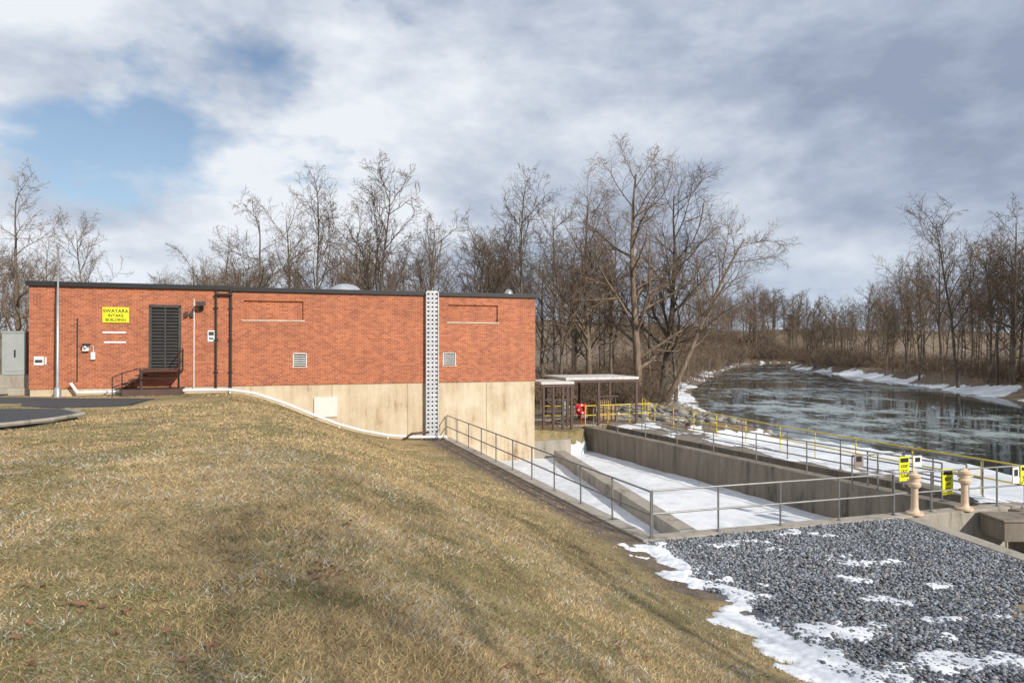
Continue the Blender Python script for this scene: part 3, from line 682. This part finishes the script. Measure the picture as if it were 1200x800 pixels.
FM=[gen_tree('far_tree_mesh_%d'%i,200+i,14.0,tr=0.17,spread=[1.0,1.2,0.85,1.1][i],counts=(14,8,5),first=[.25,.2,.32,.22][i],tw=1.8) for i in range(4)]
def tree(name,mesh,x,y,H,rot=None,parent=None,wide=1.0,H0=14.0):
    s=H/H0; o=bpy.data.objects.new(name,mesh); o.location=(x,y,hz(x,y)-0.05); o.scale=(s*wide,s*wide,s)
    o.rotation_euler=(random.gauss(0,0.03),random.gauss(0,0.03),random.random()*6.28 if rot is None else rot)
    return link(o,parent)
hero=gen_tree('big_tree_mesh',555,18.0,tr=0.34,spread=1.3,counts=(18,10,6,4),first=0.15)
hero2=gen_tree('big_tree_mesh_b',556,18.0,tr=0.30,spread=1.1,counts=(17,9,6,3),first=0.2)
leanm=gen_tree('leaning_tree_mesh',561,13.0,tr=0.22,spread=1.05,lean=(1.1,0.0),counts=(15,9,6,3),first=0.35,leanf=0.075)
tree('bare_tree',hero,10.2,55,18.6,1.0,H0=18,wide=1.08); tree('bare_tree',hero2,12.6,57.5,17.8,2.5,H0=18); tree('bare_tree',hero2,6.4,56,16.6,4.1,H0=18)
o=tree('leaning_tree',leanm,11.7,53.5,15.0,0.0,H0=13); o.rotation_euler=(0,0,0)
for (x,y,H,i) in [(-10.0,50,16.2,2),(-14.0,51,13.5,4),(0.0,52,15.2,4),(-18.5,49,12.3,1),(-16.5,50.5,12.3,3),(-12,53,12.0,5),(-6.5,52,12.6,0),(-33,46,12.5,1),(-31,50,10.5,2),(4,55,14.6,0),(14.6,61,14.5,3),(-24,52,9.0,5),(-21.5,50,10.0,1),(-2.5,54,13,3),(8.6,58,15,2)]:
    tree('bare_tree',TM[i],x,y,H)
M=empty('distant_tree_line')
cnt=0
R=random.Random(5)
def hprof(px): return np.interp(px,[-50,40,90,150,230,280,400,560,650,760,860],[11.5,11,7.0,7.0,8.5,10.5,11.0,12,12.5,12.5,9])
while cnt<120:
    y=R.uniform(58,105)
    x=R.uniform(-0.85*y,0.30*y)
    if nb(y)-x<3: continue
    px=600+800*x/y
    H=float(hprof(px))*R.uniform(0.72,1.04)*(1+(y-56)/90.)
    tree('tree_%d'%cnt,R.choice(FM) if cnt%5 else R.choice(TM),x,y,min(H,18),parent=M,wide=R.uniform(0.75,1.05)); cnt+=1
for k in range(40):
    y=R.uniform(110,250); x=float(nb(y))-R.uniform(3,26)
    tree('tree_%d'%cnt,R.choice(FM),x,y,R.uniform(6,9)*(1+(y-110)/300),parent=M); cnt+=1
M2=empty('far_bank_tree_line')
for k in range(115):
    y=62+ (R.random()**1.3)*150; x=float(fb(y))+R.uniform(2.5,38) if k>45 else float(fb(y))+R.uniform(2.0,9)
    tree('tree_%d'%cnt,R.choice(FM) if (y>110 or k%3) else R.choice(TM),x,y,R.uniform(12,18)*(1.0 if y<120 else 0.85),parent=M2,wide=R.uniform(0.8,1.05)); cnt+=1
for k in range(60):
    y=R.uniform(238,330); x=R.uniform(0.20*y,0.50*y) 
    if k<34: y=R.uniform(236,290); x=R.uniform(0.30,0.42)*y
    if float(nb(y))-3<x<float(fb(y))+3: continue
    tree('tree_%d'%cnt,R.choice(FM),x,y,R.uniform(11,17),parent=M2,wide=1.4); cnt+=1
for (x,y,H,i) in [(57.5,88,22,2),(62.5,108,18,0),(58,79,19,1),(60,95,18,4),(56.5,72,18,3)]:
    tree('bare_tree',TM[i],x,y,H)
for (x,y,H,i) in [(13.5,-11,15,1),(19,-8,16,3),(7,-15,14,0),(10,-9,13,5)]: tree('bare_tree',TM[i],x,y,H)

def gen_brush(seed):
    R=random.Random(seed); mb=MB()
    for i in range(80):
        x=R.gauss(0,1.6); y=R.gauss(0,1.2); h=R.uniform(0.9,3.0); p=Vector((x,y,-0.1)); d=Vector((R.gauss(0,.35),R.gauss(0,.35),1)).normalized(); pts=[p]; 
        for k in range(3):
            d=(d+Vector((R.gauss(0,.2),R.gauss(0,.2),R.gauss(0,.1)))).normalized(); pts.append(pts[-1]+d*h/3)
        mb.path(pts,[0.018,0.014,0.010,0.006],3,0,cap=False)
        for k in range(5):
            q=pts[R.choice((1,2))].lerp(pts[R.choice((2,3))],R.random()); e=Vector((R.gauss(0,.7),R.gauss(0,.7),R.uniform(.2,1))).normalized()*R.uniform(.3,.9)
            mb.path([q,q+e],[0.012,0.007],3,0,cap=False)
    return mb.mesh('brush_%d'%seed,[TWIG])
BM=[gen_brush(i) for i in range(3)]
U=empty('underbrush')
k=0
def brush(x,y,s):
    global k
    o=bpy.data.objects.new('brush_%d'%k,R.choice(BM)); o.location=(x,y,hz(x,y)); o.scale=(s*1.3,s*1.3,s); o.rotation_euler=(0,0,R.random()*6.28); link(o,U); k+=1
for i in range(85):
    y=R.uniform(50,75); x=R.uniform(-2,float(nb(y))-6.5)
    brush(x,y,R.uniform(0.5,1.1))
for i in range(30):
    y=R.uniform(52,80); brush(float(nb(y))-R.uniform(4,7),y,R.uniform(0.35,0.7))
for i in range(65):
    y=R.uniform(80,220); brush(float(nb(y))-R.uniform(3,11),y,R.uniform(0.8,1.5)*(1+(y-70)/200))
for i in range(40):
    y=R.uniform(232,250); x=R.uniform(0.27,0.42)*y
    if x<float(nb(y))-1: brush(x,y,R.uniform(1.5,2.6))
for i in range(90):
    y=60+R.random()**1.4*150; brush(float(fb(y))+R.uniform(3.5,14),y,R.uniform(0.6,1.2)*(1+(y-60)/200))

# ------------------------------------------------------------------ world, sun, camera
sd=Vector((0.63,-0.70,0)).normalized(); el=math.radians(29); sdir=Vector((sd.x*math.cos(el),sd.y*math.cos(el),math.sin(el)))
w=bpy.data.worlds.new('World'); scene.world=w; w.use_nodes=True; nt=w.node_tree; bg=nt.nodes['Background']
sky=N(nt,'ShaderNodeTexSky'); sky.sky_type='NISHITA'; sky.sun_disc=False; sky.sun_elevation=el; sky.sun_rotation=math.atan2(sd.x,sd.y)
tc=N(nt,'ShaderNodeTexCoord'); sp=N(nt,'ShaderNodeSeparateXYZ'); nt.links.new(tc.outputs['Generated'],sp.inputs[0])
cb=N(nt,'ShaderNodeCombineXYZ'); nt.links.new(sp.outputs[0],cb.inputs[0]); nt.links.new(sp.outputs[1],cb.inputs[1]); nt.links.new(math_(nt,'MULTIPLY',sp.outputs[2],2.1),cb.inputs[2])
cov=noise(nt,cb.outputs[0],2.6,6,0.56,0.15); shade=noise(nt,cb.outputs[0],2.1,6,0.55,0.2); puff=noise(nt,cb.outputs[0],5.5,5,0.6,0.0); gn=noise(nt,cb.outputs[0],7.0,4,0.6,0.0)
dp=N(nt,'ShaderNodeVectorMath'); dp.operation='DOT_PRODUCT'; nt.links.new(tc.outputs['Generated'],dp.inputs[0]); dp.inputs[1].default_value=(-0.40,0.85,0.31)
gap=ramp(nt,dp.outputs['Value'],[(0.93,(0,0,0)),(0.995,(1,1,1))])
covf=math_(nt,'SUBTRACT',math_(nt,'ADD',math_(nt,'ADD',cov,0.11),math_(nt,'MULTIPLY',sp.outputs[0],0.07)),math_(nt,'MULTIPLY',gap,0.13))
covf=math_(nt,'ADD',covf,math_(nt,'MULTIPLY',math_(nt,'SUBTRACT',gn,0.5),0.30))
cm=ramp(nt,covf,[(0.37,(0.08,0.08,0.08)),(0.49,(1,1,1))])
sh=math_(nt,'ADD',math_(nt,'MULTIPLY',shade,0.66),math_(nt,'MULTIPLY',puff,0.34))
sh=math_(nt,'SUBTRACT',sh,math_(nt,'MULTIPLY',sp.outputs[0],0.13))
cc=ramp(nt,sh,[(0.36,(2.6,3.1,4.15)),(0.45,(3.8,4.35,5.4)),(0.52,(5.3,5.8,6.6)),(0.60,(7.2,7.5,8.0))])
hzn=ramp(nt,sp.outputs[2],[(0.0,(1,1,1)),(0.15,(0,0,0))])
cc2=mix(nt,math_(nt,'MULTIPLY',hzn,0.5),cc,(6.0,6.9,8.0))
nt.links.new(mix(nt,cm,sky.outputs[0],cc2),bg.inputs['Color']); bg.inputs['Strength'].default_value=0.118
sl=bpy.data.lights.new('sun','SUN'); sl.energy=4.7; sl.angle=math.radians(0.5); sl.color=(1,0.93,0.83)
so=bpy.data.objects.new('sun',sl); so.rotation_euler=(-sdir).to_track_quat('-Z','Y').to_euler(); so.location=(10,-10,20); link(so)
cam=bpy.data.cameras.new('camera'); cam.lens=24; cam.sensor_width=36; cam.clip_end=3000; cam.clip_start=0.1
co=bpy.data.objects.new('camera',cam); co.location=(0,0,1.77); co.rotation_euler=(math.pi/2+math.atan(5/800),0,0); link(co); scene.camera=co
scene.view_settings.view_transform='Standard'; scene.view_settings.look='None'; scene.view_settings.exposure=0
